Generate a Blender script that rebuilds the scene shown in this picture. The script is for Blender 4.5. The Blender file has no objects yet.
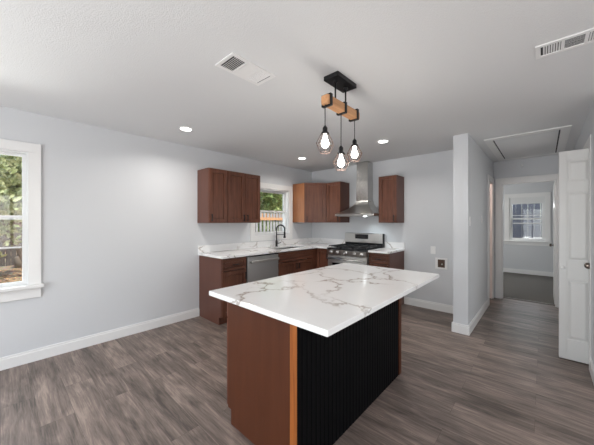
import bpy, bmesh, math, random
from mathutils import Vector, Matrix
R = math.radians
sc = bpy.context.scene
col = sc.collection

# ------------------------------------------------------------------ camera, world, lights, exposure
CX, CH = 3.706, 1.375
cam_d = bpy.data.cameras.new('camera'); cam = bpy.data.objects.new('camera', cam_d); col.objects.link(cam)
cam.location = (CX, 0, CH); cam.rotation_euler = (R(90), 0, R(42.37))
cam_d.sensor_width = 36; cam_d.lens = 16.4; cam_d.shift_y = -0.0021; cam_d.clip_start = 0.02
sc.camera = cam
sc.view_settings.view_transform = 'Standard'; sc.view_settings.look = 'None'
sc.view_settings.gamma = 1; sc.view_settings.use_curve_mapping = False
sc.view_settings.exposure = 0.09
sc.cycles.max_bounces = 10; sc.cycles.diffuse_bounces = 7; sc.cycles.glossy_bounces = 4
sc.cycles.transparent_max_bounces = 24; sc.cycles.caustics_reflective = False; sc.cycles.caustics_refractive = False
sc.cycles.sample_clamp_indirect = 6.0
try: sc.cycles.use_denoising = True
except Exception: pass

world = bpy.data.worlds.new('sky'); sc.world = world; world.use_nodes = True
wn = world.node_tree; wn.nodes.clear()
wo = wn.nodes.new('ShaderNodeOutputWorld'); bg = wn.nodes.new('ShaderNodeBackground')
sky = wn.nodes.new('ShaderNodeTexSky'); sky.sky_type = 'NISHITA'; sky.sun_disc = False
sky.sun_elevation = R(48); sky.sun_rotation = R(70); sky.air_density = 1.0; sky.dust_density = 1.5
bg.inputs['Strength'].default_value = 0.30
wn.links.new(sky.outputs[0], bg.inputs['Color']); wn.links.new(bg.outputs[0], wo.inputs['Surface'])

def light(name, kind, loc, energy, color=(1, 1, 1), rot=(0, 0, 0), **kw):
    d = bpy.data.lights.new(name, kind); d.energy = energy; d.color = color
    for k, v in kw.items(): setattr(d, k, v)
    o = bpy.data.objects.new(name, d); o.location = loc; o.rotation_euler = rot; col.objects.link(o); return o

sun = light('sun', 'SUN', (0, 0, 10), 5.0, (1.0, 0.93, 0.82), angle=R(0.6))
sun.rotation_euler = Vector((-0.62, -0.28, -0.80)).to_track_quat('-Z', 'Y').to_euler()
# window daylight; the rear, right, closet and bedroom-side lamps are added fill
def aim(v): return Vector(v).to_track_quat('-Z', 'Y').to_euler()
light('rear_fill', 'AREA', (2.6, -2.97, 1.15), 84, (0.93, 0.965, 1.0), aim((0, 1, 0.12)), shape='RECTANGLE', size=3.5, size_y=2.0)  # added fill lamp set in an unseen rear opening
light('rear_upward_fill', 'AREA', (2.6, -3.75, -0.1), 170, (0.975, 0.985, 0.985), aim((0, 0.75, 0.66)), shape='RECTANGLE', size=3.6, size_y=1.3)  # added fill lamp aimed upward to brighten the ceiling
light('daylight_left_ground', 'AREA', (-3.4, -0.3, -0.36), 330, (1.0, 0.98, 0.95), aim((0.75, 0, 0.55)), shape='RECTANGLE', size=2.4, size_y=1.6)
light('daylight_left_sky', 'AREA', (-0.85, -0.1, 2.75), 75, (0.93, 0.96, 1.0), aim((0.72, 0.1, -0.7)), shape='RECTANGLE', size=1.1, size_y=0.8)
light('closet_fill', 'AREA', (4.72, 4.75, 1.3), 10, (1.0, 0.985, 0.95), aim((-1, 0.1, 0)), shape='RECTANGLE', size=1.0, size_y=1.8)  # added fill inside the closet to brighten the hall wall; no window there
light('bedroom_side_fill', 'AREA', (1.45, 7.6, 1.5), 28, (1.0, 0.99, 0.96), aim((1, 0, 0)), shape='RECTANGLE', size=1.2, size_y=1.2)  # added fill lamp on a windowless wall to lift the bedroom
light('daylight_bedroom', 'AREA', (3.37, 9.75, 2.2), 30, (0.95, 0.97, 1.0), aim((0, -0.9, -0.45)), shape='RECTANGLE', size=1.0, size_y=1.0)
light('right_fill', 'AREA', (6.50, 0.6, 1.35), 36, (0.95, 0.97, 1.0), aim((-1, 0, 0.15)), shape='RECTANGLE', size=2.3, size_y=1.4)  # added fill lamp outside an unseen right-hand opening

# ------------------------------------------------------------------ helpers
def tag(o, label=None, cat=None, group=None, kind=None):
    if label: o['label'] = label
    if cat: o['category'] = cat
    if group: o['group'] = group
    if kind: o['kind'] = kind
    return o

def empty(name, loc=(0, 0, 0), rz=0.0):
    o = bpy.data.objects.new(name, None); o.location = loc; o.rotation_euler = (0, 0, rz)
    o.empty_display_size = 0.1; col.objects.link(o); return o

def nb(): return bmesh.new()

def box(bm, x0, x1, y0, y1, z0, z1):
    vs = [bm.verts.new(v) for v in [(x0,y0,z0),(x1,y0,z0),(x1,y1,z0),(x0,y1,z0),(x0,y0,z1),(x1,y0,z1),(x1,y1,z1),(x0,y1,z1)]]
    for f in [(0,3,2,1),(4,5,6,7),(0,1,5,4),(1,2,6,5),(2,3,7,6),(3,0,4,7)]:
        bm.faces.new([vs[i] for i in f])
    return vs

def prism(bm, pts, z0, z1):
    a = [bm.verts.new((x, y, z0)) for x, y in pts]; b = [bm.verts.new((x, y, z1)) for x, y in pts]
    n = len(pts)
    bm.faces.new(a[::-1]); bm.faces.new(b)
    for i in range(n): bm.faces.new([a[i], a[(i+1) % n], b[(i+1) % n], b[i]])

def frustum(bm, r0, z0, r1, z1):
    # r = (x0,x1,y0,y1)
    a = [bm.verts.new(p + (z0,)) for p in [(r0[0],r0[2]),(r0[1],r0[2]),(r0[1],r0[3]),(r0[0],r0[3])]]
    b = [bm.verts.new(p + (z1,)) for p in [(r1[0],r1[2]),(r1[1],r1[2]),(r1[1],r1[3]),(r1[0],r1[3])]]
    bm.faces.new(a[::-1]); bm.faces.new(b)
    for i in range(4): bm.faces.new([a[i], a[(i+1) % 4], b[(i+1) % 4], b[i]])

def tube(bm, pts, r, seg=8, cap=True):
    pts = [Vector(p) for p in pts]; rings = []
    rr = r if isinstance(r, (list, tuple)) else [r] * len(pts)
    ref = None
    for i, p in enumerate(pts):
        d = (pts[min(i+1, len(pts)-1)] - pts[max(i-1, 0)]).normalized()
        if ref is None: ref = Vector((0, 0, 1)) if abs(d.z) < 0.9 else Vector((1, 0, 0))
        u = ref - d * ref.dot(d)
        if u.length < 1e-4: u = Vector((1, 0, 0)) - d * d.x
        u.normalize(); v = d.cross(u); ref = u
        rings.append([bm.verts.new(p + (u * math.cos(t) + v * math.sin(t)) * rr[i]) for t in [2*math.pi*k/seg for k in range(seg)]])
    for a, b in zip(rings, rings[1:]):
        for k in range(seg): bm.faces.new([a[k], a[(k+1) % seg], b[(k+1) % seg], b[k]])
    if cap: bm.faces.new(rings[0][::-1]); bm.faces.new(rings[-1])

def lathe(bm, prof, c=(0, 0, 0), seg=24, axis='z'):
    rings = []
    for r, z in prof:
        ring = []
        for k in range(seg):
            t = 2*math.pi*k/seg; x, y = r*math.cos(t), r*math.sin(t)
            if axis == 'z': p = (c[0]+x, c[1]+y, c[2]+z)
            elif axis == 'y': p = (c[0]+x, c[1]+z, c[2]+y)
            else: p = (c[0]+z, c[1]+x, c[2]+y)
            ring.append(bm.verts.new(p))
        rings.append(ring)
    for a, b in zip(rings, rings[1:]):
        for k in range(seg): bm.faces.new([a[k], a[(k+1) % seg], b[(k+1) % seg], b[k]])
    bm.faces.new(rings[0][::-1]); bm.faces.new(rings[-1])

def obj(name, bm, m, parent=None, bevel=0, smooth=False, segs=2):
    bmesh.ops.recalc_face_normals(bm, faces=bm.faces)
    me = bpy.data.meshes.new(name); bm.to_mesh(me); bm.free()
    if m: me.materials.append(m)
    o = bpy.data.objects.new(name, me); col.objects.link(o)
    if parent: o.parent = parent
    if smooth:
        for p in me.polygons: p.use_smooth = True
    if bevel:
        b = o.modifiers.new('bevel', 'BEVEL'); b.width = bevel; b.segments = segs; b.limit_method = 'ANGLE'; b.angle_limit = R(40)
    return o

def B(name, ext, m, parent=None, bevel=0):
    bm = nb(); box(bm, *ext); return obj(name, bm, m, parent, bevel)

def struct(o): o['kind'] = 'structure'; return o

# ------------------------------------------------------------------ materials
class N:
    def __init__(s, name):
        s.m = bpy.data.materials.new(name); s.m.use_nodes = True; s.t = s.m.node_tree
        s.p = s.t.nodes['Principled BSDF']
    def n(s, typ, **kw):
        x = s.t.nodes.new('ShaderNode' + typ)
        for k, v in kw.items():
            if k.startswith('_'): x.inputs[k[1:].replace('_', ' ')].default_value = v
            else: setattr(x, k, v)
        return x
    def l(s, a, b): s.t.links.new(a, b)
    def set(s, **kw):
        for k, v in kw.items(): s.p.inputs[k.replace('_', ' ')].default_value = v

def plain(name, c, rough=0.5, metal=0.0, bump=0.0, bscale=60, coat=0.0, var=0.04):
    g = N(name); tc = g.n('TexCoord'); no = g.n('TexNoise', _Scale=bscale, _Detail=4.0)
    g.l(tc.outputs['Object'], no.inputs['Vector'])
    mx = g.n('MixRGB'); mx.inputs[1].default_value = tuple(v*(1-var) for v in c) + (1,); mx.inputs[2].default_value = tuple(min(1, v*(1+var)) for v in c) + (1,)
    g.l(no.outputs['Fac'], mx.inputs[0]); g.l(mx.outputs[0], g.p.inputs['Base Color'])
    g.set(Roughness=rough, Metallic=metal, Coat_Weight=coat)
    if bump:
        b = g.n('Bump', _Strength=bump, _Distance=0.004); g.l(no.outputs['Fac'], b.inputs['Height']); g.l(b.outputs[0], g.p.inputs['Normal'])
    return g.m

def wood(name, c1, c2, rough=0.35, scale=1.0, along='z', coat=0.15):
    g = N(name); tc = g.n('TexCoord'); mp = g.n('Mapping')
    s = {'z': (14, 14, 1.1), 'x': (1.1, 14, 14), 'y': (14, 1.1, 14)}[along]
    mp.inputs['Scale'].default_value = tuple(v*scale for v in s)
    g.l(tc.outputs['Object'], mp.inputs[0])
    n1 = g.n('TexNoise', _Scale=2.2, _Detail=6.0, _Roughness=0.65, _Distortion=0.6); g.l(mp.outputs[0], n1.inputs['Vector'])
    n2 = g.n('TexNoise', _Scale=3.0, _Detail=2.0); g.l(tc.outputs['Object'], n2.inputs['Vector'])
    r = g.n('ValToRGB'); r.color_ramp.elements[0].position = 0.3; r.color_ramp.elements[1].position = 0.72
    r.color_ramp.elements[0].color = c1 + (1,); r.color_ramp.elements[1].color = c2 + (1,)
    ad = g.n('Math', operation='MULTIPLY_ADD'); ad.inputs[1].default_value = 0.7; g.l(n1.outputs['Fac'], ad.inputs[0])
    m2 = g.n('Math', operation='MULTIPLY'); m2.inputs[1].default_value = 0.32; g.l(n2.outputs['Fac'], m2.inputs[0]); g.l(m2.outputs[0], ad.inputs[2])
    g.l(ad.outputs[0], r.inputs[0]); g.l(r.outputs[0], g.p.inputs['Base Color'])
    g.set(Roughness=rough, Coat_Weight=coat*0.4); g.p.inputs['Coat Roughness'].default_value = 0.25; g.p.inputs['Specular IOR Level'].default_value = 0.33
    return g.m

M = {}
M['wall'] = plain('wall_paint', (0.61, 0.625, 0.645), 0.6, bump=0.25, bscale=220, var=0.015)
M['ceiling'] = plain('ceiling_paint', (0.715, 0.725, 0.733), 0.85, bump=0.5, bscale=160, var=0.02)
M['trim'] = plain('trim_paint', (0.77, 0.77, 0.765), 0.35, var=0.01)
M['door'] = plain('door_paint', (0.655, 0.655, 0.645), 0.35, bump=0.1, bscale=120, var=0.01)
M['warmlit_white'] = plain('warmlit_white_paint', (0.86, 0.76, 0.72), 0.5, var=0.01)  # warm lamplight tint put into the white jamb and door colour
M['vinyl'] = plain('vinyl_white', (0.72, 0.73, 0.73), 0.4, var=0.01)
M['cab'] = wood('cabinet_cherry', (0.052, 0.0185, 0.0105), (0.172, 0.067, 0.040), 0.33)
M['cabh'] = wood('cabinet_cherry_cross', (0.052, 0.0185, 0.0105), (0.172, 0.067, 0.040), 0.33, along='x')
M['cabside'] = wood('cabinet_side_veneer', (0.10, 0.040, 0.028), (0.13, 0.054, 0.038), 0.4, scale=0.7)
M['island_side'] = wood('island_side_veneer', (0.066, 0.0185, 0.0065), (0.092, 0.027, 0.0105), 0.42, scale=0.6, coat=0.03)
M['honey'] = wood('raw_wood_edge', (0.17, 0.045, 0.009), (0.42, 0.135, 0.03), 0.4)
M['beam'] = wood('pendant_beam_wood', (0.42, 0.20, 0.09), (0.72, 0.40, 0.20), 0.55, along='y')
M['dark'] = plain('cabinet_gap_shade', (0.02, 0.008, 0.006), 0.6)  # near-black wood, shade behind the door gaps put into the colour
M['black'] = plain('black_metal', (0.012, 0.012, 0.014), 0.35, metal=0.4)
M['blackboard'] = plain('black_beadboard_paint', (0.0018, 0.0019, 0.0024), 0.6, bscale=30); M['blackboard'].node_tree.nodes['Principled BSDF'].inputs['Specular IOR Level'].default_value = 0.1
M['iron'] = plain('cast_iron', (0.015, 0.015, 0.016), 0.6, bump=0.3)
M['enamel'] = plain('black_enamel', (0.008, 0.008, 0.009), 0.3)
M['glossblack'] = plain('black_glass', (0.004, 0.004, 0.005), 0.12); M['glossblack'].node_tree.nodes['Principled BSDF'].inputs['Specular IOR Level'].default_value = 0.25
M['grey'] = plain('grey_rubber', (0.2, 0.2, 0.2), 0.6)
M['hole'] = plain('vent_gap_shade', (0.05, 0.05, 0.055), 0.9)  # shade of vent slots and hatch gap, painted dark on flat sheets
M['plastic'] = plain('white_plastic', (0.80, 0.80, 0.80), 0.4, var=0.01)
M['brownhole'] = plain('wall_cavity', (0.10, 0.065, 0.05), 0.9, bscale=90, var=0.5)
M['bronze'] = plain('dark_bronze', (0.16, 0.13, 0.11), 0.25, metal=0.9)
M['copper'] = plain('aged_copper_wire', (0.10, 0.065, 0.055), 0.4, metal=0.6)
M['cord'] = plain('woven_cord', (0.04, 0.04, 0.045), 0.8)

def steel(name, c=(0.55, 0.54, 0.52), rough=0.28, along='x'):
    g = N(name); tc = g.n('TexCoord'); mp = g.n('Mapping')
    mp.inputs['Scale'].default_value = {'x': (2, 200, 200), 'z': (200, 200, 2)}[along]
    no = g.n('TexNoise', _Scale=3.0, _Detail=3.0); g.l(tc.outputs['Object'], mp.inputs[0]); g.l(mp.outputs[0], no.inputs['Vector'])
    mr = g.n('MapRange'); mr.inputs['To Min'].default_value = rough*0.85; mr.inputs['To Max'].default_value = rough*1.25
    g.l(no.outputs['Fac'], mr.inputs[0]); g.l(mr.outputs[0], g.p.inputs['Roughness'])
    g.set(Base_Color=c + (1,), Metallic=1.0); return g.m
M['steel'] = steel('brushed_steel'); M['steelz'] = steel('brushed_steel_upright', along='z', rough=0.25)
M['steeld'] = steel('dishwasher_steel', (0.50, 0.50, 0.50), 0.38)

def floor_mat():
    g = N('vinyl_plank_floor'); tc = g.n('TexCoord')
    def brick(c1, c2, cm):
        b = g.n('TexBrick', offset=0.37, offset_frequency=2, squash=1.0)
        b.inputs['Color1'].default_value = c1; b.inputs['Color2'].default_value = c2; b.inputs['Mortar'].default_value = cm
        b.inputs['Scale'].default_value = 1.0; b.inputs['Mortar Size'].default_value = 0.0008; b.inputs['Mortar Smooth'].default_value = 0.2
        b.inputs['Bias'].default_value = 0.0; b.inputs['Brick Width'].default_value = 1.22; b.inputs['Row Height'].default_value = 0.18
        g.l(tc.outputs['Object'], b.inputs['Vector']); return b
    bk = brick((0, 0, 0, 1), (1, 1, 1, 1), (0.5, 0.5, 0.5, 1))
    # per-plank shift of the grain
    sep = g.n('SeparateXYZ'); g.l(tc.outputs['Object'], sep.inputs[0])
    fl = g.n('Math', operation='MULTIPLY'); fl.inputs[1].default_value = 37.0; g.l(bk.outputs['Color'], fl.inputs[0])
    cmb = g.n('CombineXYZ'); mx_ = g.n('Math', operation='MULTIPLY'); mx_.inputs[1].default_value = 1.3; g.l(sep.outputs[0], mx_.inputs[0])
    my_ = g.n('Math', operation='MULTIPLY'); my_.inputs[1].default_value = 22.0; g.l(sep.outputs[1], my_.inputs[0])
    g.l(mx_.outputs[0], cmb.inputs[0]); g.l(my_.outputs[0], cmb.inputs[1]); g.l(fl.outputs[0], cmb.inputs[2])
    n1 = g.n('TexNoise', _Scale=2.0, _Detail=10.0, _Roughness=0.72, _Distortion=0.9); g.l(cmb.outputs[0], n1.inputs['Vector'])
    cm2 = g.n('CombineXYZ'); a = g.n('Math', operation='MULTIPLY'); a.inputs[1].default_value = 1.9; g.l(sep.outputs[0], a.inputs[0])
    b_ = g.n('Math', operation='MULTIPLY'); b_.inputs[1].default_value = 9.0; g.l(sep.outputs[1], b_.inputs[0])
    g.l(a.outputs[0], cm2.inputs[0]); g.l(b_.outputs[0], cm2.inputs[1]); g.l(fl.outputs[0], cm2.inputs[2])
    n2 = g.n('TexNoise', _Scale=1.0, _Detail=4.0, _Roughness=0.6, _Distortion=0.8); g.l(cm2.outputs[0], n2.inputs['Vector'])
    sm = g.n('Math', operation='MULTIPLY_ADD'); sm.inputs[1].default_value = 0.55; g.l(n1.outputs['Fac'], sm.inputs[0])
    s2 = g.n('Math', operation='MULTIPLY'); s2.inputs[1].default_value = 0.5; g.l(n2.outputs['Fac'], s2.inputs[0]); g.l(s2.outputs[0], sm.inputs[2])
    s3 = g.n('Math', operation='MULTIPLY_ADD'); s3.inputs[1].default_value = 0.075; g.l(bk.outputs['Color'], s3.inputs[0]); g.l(sm.outputs[0], s3.inputs[2])
    cm3 = g.n('Mapping'); cm3.inputs['Scale'].default_value = (5, 120, 1); g.l(tc.outputs['Object'], cm3.inputs[0])
    n3 = g.n('TexNoise', _Scale=1.0, _Detail=5.0, _Roughness=0.6); g.l(cm3.outputs[0], n3.inputs['Vector'])
    s4 = g.n('Math', operation='MULTIPLY_ADD'); s4.inputs[1].default_value = 0.16; g.l(n3.outputs['Fac'], s4.inputs[0]); g.l(s3.outputs[0], s4.inputs[2])
    s5 = g.n('Math', operation='SUBTRACT'); s5.inputs[1].default_value = 0.08; g.l(s4.outputs[0], s5.inputs[0]); s3 = s5
    r = g.n('ValToRGB'); e = r.color_ramp.elements
    e[0].position = 0.42; e[0].color = (0.064, 0.050, 0.041, 1); e[1].position = 0.69; e[1].color = (0.315, 0.246, 0.207, 1)
    k = e.new(0.52); k.color = (0.137, 0.106, 0.091, 1); k = e.new(0.60); k.color = (0.205, 0.159, 0.137, 1)
    g.l(s3.outputs[0], r.inputs[0])
    mm = g.n('MixRGB'); mm.inputs[2].default_value = (0.05, 0.038, 0.034, 1); g.l(bk.outputs['Fac'], mm.inputs[0]); g.l(r.outputs[0], mm.inputs[1])
    g.l(mm.outputs[0], g.p.inputs['Base Color'])
    g.set(Roughness=0.42); g.p.inputs['Specular IOR Level'].default_value = 0.4
    bp = g.n('Bump', _Strength=0.15, _Distance=0.002); g.l(n1.outputs['Fac'], bp.inputs['Height']); g.l(bp.outputs[0], g.p.inputs['Normal'])
    return g.m
M['floor'] = floor_mat()

def quartz():
    g = N('veined_quartz'); tc = g.n('TexCoord')
    nz = g.n('TexNoise', _Scale=2.6, _Detail=5.0, _Roughness=0.6); g.l(tc.outputs['Object'], nz.inputs['Vector'])
    mx = g.n('MixRGB', blend_type='LINEAR_LIGHT'); mx.inputs[0].default_value = 0.24
    g.l(tc.outputs['Object'], mx.inputs[1]); g.l(nz.outputs['Color'], mx.inputs[2])
    v = g.n('TexVoronoi', feature='DISTANCE_TO_EDGE'); v.inputs['Scale'].default_value = 2.0; v.inputs['Randomness'].default_value = 1.0
    g.l(mx.outputs[0], v.inputs['Vector'])
    r = g.n('ValToRGB'); e = r.color_ramp.elements; e[0].position = 0.0; e[0].color = (1, 1, 1, 1); e[1].position = 0.05; e[1].color = (0, 0, 0, 1)
    k = e.new(0.012); k.color = (0.75, 0.75, 0.75, 1); k = e.new(0.02); k.color = (0.16, 0.16, 0.16, 1)
    g.l(v.outputs['Distance'], r.inputs[0])
    n2 = g.n('TexNoise', _Scale=2.4, _Detail=2.0); g.l(tc.outputs['Object'], n2.inputs['Vector'])
    r2 = g.n('ValToRGB'); r2.color_ramp.elements[0].position = 0.38; r2.color_ramp.elements[1].position = 0.54; g.l(n2.outputs['Fac'], r2.inputs[0])
    mu = g.n('Math', operation='MULTIPLY'); g.l(r.outputs[0], mu.inputs[0]); g.l(r2.outputs[0], mu.inputs[1])
    mu2 = g.n('Math', operation='MULTIPLY'); mu2.inputs[1].default_value = 0.75; g.l(mu.outputs[0], mu2.inputs[0])
    n3 = g.n('TexNoise', _Scale=5.0, _Detail=5.0); g.l(tc.outputs['Object'], n3.inputs['Vector'])
    mb = g.n('MixRGB'); mb.inputs[1].default_value = (0.80, 0.80, 0.80, 1); mb.inputs[2].default_value = (0.86, 0.86, 0.86, 1); g.l(n3.outputs['Fac'], mb.inputs[0])
    mc = g.n('MixRGB'); g.l(mu2.outputs[0], mc.inputs[0]); g.l(mb.outputs[0], mc.inputs[1]); mc.inputs[2].default_value = (0.29, 0.235, 0.19, 1)
    g.l(mc.outputs[0], g.p.inputs['Base Color']); g.set(Roughness=0.13)
    return g.m
M['quartz'] = quartz()

def glass_mat(name='window_glass', tint=(0.96, 0.98, 0.97), refl=1.0):
    g = N(name); g.t.nodes.remove(g.p); out = g.t.nodes['Material Output']
    tr = g.n('BsdfTransparent'); tr.inputs[0].default_value = tint + (1,)
    gl = g.n('BsdfGlossy'); gl.inputs['Roughness'].default_value = 0.02
    lw = g.n('LayerWeight'); pw = g.n('Math', operation='POWER'); pw.inputs[1].default_value = 5.0; g.l(lw.outputs['Facing'], pw.inputs[0])
    fr = g.n('Math', operation='MULTIPLY_ADD'); fr.inputs[1].default_value = 0.9; fr.inputs[2].default_value = 0.03; g.l(pw.outputs[0], fr.inputs[0]); mx = g.n('MixShader')
    g.l(fr.outputs[0], mx.inputs[0]); g.l(tr.outputs[0], mx.inputs[1]); g.l(gl.outputs[0], mx.inputs[2]); g.l(mx.outputs[0], out.inputs['Surface'])
    return g.m
M['glass'] = glass_mat()

def emit(name, c, s):
    g = N(name); g.set(Base_Color=(0.8, 0.8, 0.8, 1)); g.p.inputs['Emission Color'].default_value = c + (1,); g.p.inputs['Emission Strength'].default_value = s
    return g.m
M['led'] = emit('downlight_led', (1.0, 0.97, 0.92), 9.0)
M['bulb'] = emit('bulb_glow', (1.0, 0.93, 0.84), 9.0)
M['hoodled'] = emit('hood_led', (0.9, 0.97, 1.0), 12.0)

def carpet():
    m = plain('grey_carpet', (0.125, 0.116, 0.105), 0.95, bump=0.9, bscale=90, var=0.35); return m
M['carpet'] = carpet()
def ground():
    g = N('leaf_strewn_soil'); tc = g.n('TexCoord'); n1 = g.n('TexNoise', _Scale=1.6, _Detail=8.0, _Roughness=0.75); n2 = g.n('TexVoronoi'); n2.inputs['Scale'].default_value = 14
    g.l(tc.outputs['Object'], n1.inputs['Vector']); g.l(tc.outputs['Object'], n2.inputs['Vector'])
    r = g.n('ValToRGB'); r.color_ramp.elements[0].position = 0.35; r.color_ramp.elements[0].color = (0.24, 0.17, 0.11, 1); r.color_ramp.elements[1].position = 0.65; r.color_ramp.elements[1].color = (0.66, 0.50, 0.34, 1)
    g.l(n1.outputs['Fac'], r.inputs[0]); mx = g.n('MixRGB', blend_type='MULTIPLY'); mx.inputs[0].default_value = 0.5
    g.l(r.outputs[0], mx.inputs[1]); g.l(n2.outputs['Color'], mx.inputs[2]); g.l(mx.outputs[0], g.p.inputs['Base Color']); g.set(Roughness=0.95); return g.m
M['ground'] = ground()
M['bark'] = plain('tree_bark', (0.22, 0.17, 0.13), 0.9, bump=0.6, bscale=20, var=0.3)
def leaf(name, a, b):
    g = N(name); oi = g.n('TexCoord'); n = g.n('TexNoise', _Scale=9.0); g.l(oi.outputs['Object'], n.inputs['Vector'])
    mx = g.n('ValToRGB'); mx.color_ramp.elements[0].position = 0.35; mx.color_ramp.elements[1].position = 0.65
    mx.color_ramp.elements[0].color = a + (1,); mx.color_ramp.elements[1].color = b + (1,)
    g.l(n.outputs['Fac'], mx.inputs[0]); g.l(mx.outputs[0], g.p.inputs['Base Color']); g.set(Roughness=0.6)
    g.p.inputs['Subsurface Weight'].default_value = 0.0; return g.m
M['leaf'] = leaf('leaf_green', (0.13, 0.20, 0.05), (0.42, 0.50, 0.18))
M['leaf2'] = leaf('leaf_pale', (0.22, 0.26, 0.09), (0.58, 0.60, 0.34))
M['litter'] = leaf('dry_leaves', (0.35, 0.17, 0.07), (0.72, 0.45, 0.25))
M['fence_dark'] = wood('weathered_dark_fence', (0.05, 0.04, 0.036), (0.12, 0.10, 0.09), 0.85, coat=0)
M['fence_grey'] = wood('weathered_grey_fence', (0.22, 0.22, 0.22), (0.46, 0.45, 0.44), 0.85, coat=0)
M['fence_orange'] = wood('new_cedar_rail', (0.45, 0.22, 0.10), (0.70, 0.40, 0.22), 0.8, along='y', coat=0)
M['fence_blue'] = wood('shaded_fence', (0.085, 0.09, 0.11), (0.20, 0.205, 0.24), 0.85, coat=0)
M['siding'] = plain('brown_siding', (0.10, 0.05, 0.04), 0.8); M['roof'] = plain('pale_roof', (0.62, 0.58, 0.55), 0.8, bscale=10)

# ------------------------------------------------------------------ setting
BW = 4.548; H = 2.44; XR = 6.3; YB = -2.8; EW = 6.0; FW = 9.2; RX = 4.03
struct(B('floor', (-0.12, XR + 0.12, YB - 0.12, EW + 0.10, -0.15, 0), M['floor']))
struct(B('floor_bedroom', (1.3, 5.5, EW + 0.101, FW + 0.12, -0.15, 0.006), M['carpet']))
struct(B('ceiling', (-0.12, XR + 0.12, YB - 0.12, FW + 0.12, H, H + 0.15), M['ceiling']))

def wall_x(name, x0, x1, y0, y1, holes, m=None, z0=0.0, z1=H):
    """wall slab in the YZ plane; holes=(ya,yb,za,zb) sorted by y"""
    bm = nb(); cur = y0
    for ya, yb, za, zb in holes:
        if ya > cur: box(bm, x0, x1, cur, ya, z0, z1)
        if za > z0: box(bm, x0, x1, ya, yb, z0, za)
        if zb < z1: box(bm, x0, x1, ya, yb, zb, z1)
        cur = yb
    if y1 > cur: box(bm, x0, x1, cur, y1, z0, z1)
    return struct(obj(name, bm, m or M['wall']))
def wall_y(name, y0, y1, x0, x1, holes, m=None, z0=0.0, z1=H):
    bm = nb(); cur = x0
    for xa, xb, za, zb in holes:
        if xa > cur: box(bm, cur, xa, y0, y1, z0, z1)
        if za > z0: box(bm, xa, xb, y0, y1, z0, za)
        if zb < z1: box(bm, xa, xb, y0, y1, zb, z1)
        cur = xb
    if x1 > cur: box(bm, cur, x1, y0, y1, z0, z1)
    return struct(obj(name, bm, m or M['wall']))

W1 = (-0.78, 0.183, 0.755, 2.045); W2 = (2.965, 3.815, 1.125, 1.965)
wall_x('wall_left', -0.14, 0, YB, BW, [W1, W2])
wall_y('wall_back', BW, BW + 0.12, -0.14, 2.87, [])
wall_x('wall_stub', 2.87, 3.03, 3.81, EW, [(5.42, 5.9, 0, 2.05)])
wall_y('wall_hall_end', EW, EW + 0.10, 1.4, 4.6, [(3.15, 3.86, 0, 2.05)])
wall_x('wall_hall_right', RX, RX + 0.12, 3.35, EW, [(3.77, 4.9, 0, 2.09)])
wall_y('wall_right_front', 3.35, 3.47, RX + 0.12, XR, [])
WR = (-0.6, 1.8, 0.6, 2.1); wall_x('wall_right', XR, XR + 0.14, YB, 3.47, [WR])
WB = (0.8, 4.4, 0.1, 2.15); wall_y('wall_rear', YB - 0.14, YB, -0.14, XR + 0.14, [WB])
BWN = (3.02, 3.73, 0.865, 2.0)
wall_y('wall_bedroom_far', FW, FW + 0.14, 1.3, 5.5, [BWN])
wall_x('wall_bedroom_left', 1.3, 1.4, EW + 0.1, FW, []); wall_x('wall_bedroom_right', 5.4, 5.5, EW + 0.1, FW, [])
# closet behind the hall and the room behind the hall's side door
wall_x('wall_closet_back', 4.75, 4.85, 3.47, EW, [])
wall_x('wall_side_room', 1.7, 1.8, BW + 0.12, EW, [])

def base_prof(bm, p0, p1, nrm, h=0.115, t=0.015):
    (x0, y0), (x1, y1) = p0, p1; nx, ny = nrm
    def q(x, y, k): return (x + nx*k, y + ny*k)
    for z0, z1, k in ((0, h-0.02, t), (h-0.02, h, t*0.6)):
        pts = [(x0, y0), (x1, y1), q(x1, y1, k), q(x0, y0, k)]
        prism(bm, pts, z0, z1)
def baseboard(name, segs):
    bm = nb()
    for s in segs: base_prof(bm, *s)
    return struct(obj(name, bm, M['trim']))
baseboard('baseboard_left', [((0, YB), (0, 1.948), (1, 0))])
baseboard('baseboard_back', [((1.985, BW), (2.87, BW), (0, -1))])
baseboard('baseboard_stub', [((2.87, 3.80), (2.87, BW-0.015), (-1, 0)), ((2.855, 3.81), (3.045, 3.81), (0, -1)), ((3.03, 3.81), (3.03, 5.33), (1, 0))])
baseboard('baseboard_hall_right', [((RX, 3.335), (RX, 3.68), (-1, 0)), ((RX, 4.99), (RX, EW), (-1, 0)), ((RX-0.015, 3.35), (XR, 3.35), (0, -1))])
baseboard('baseboard_bedroom', [((1.4, FW), (5.4, FW), (0, -1))])

def casing_y(bm, xa, xb, za, zb, y, w, t, s, legs_to_floor=False, bottom=False):
    """flat casing around opening xa..xb, za..zb on plane y; s = outward sign"""
    y0, y1 = sorted((y, y + s*t))
    box(bm, xa - w, xa, y0, y1, za, zb); box(bm, xb, xb + w, y0, y1, za, zb)
    box(bm, xa - w, xb + w, y0, y1, zb, zb + w)
    if bottom: box(bm, xa - w, xb + w, y0, y1, za - w, za)
def casing_x(bm, ya, yb, za, zb, x, w, t, s, bottom=False):
    x0, x1 = sorted((x, x + s*t))
    box(bm, x0, x1, ya - w, ya, za, zb); box(bm, x0, x1, yb, yb + w, za, zb)
    box(bm, x0, x1, ya - w, yb + w, zb, zb + w)
    if bottom: box(bm, x0, x1, ya - w, yb + w, za - w, za)

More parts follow.
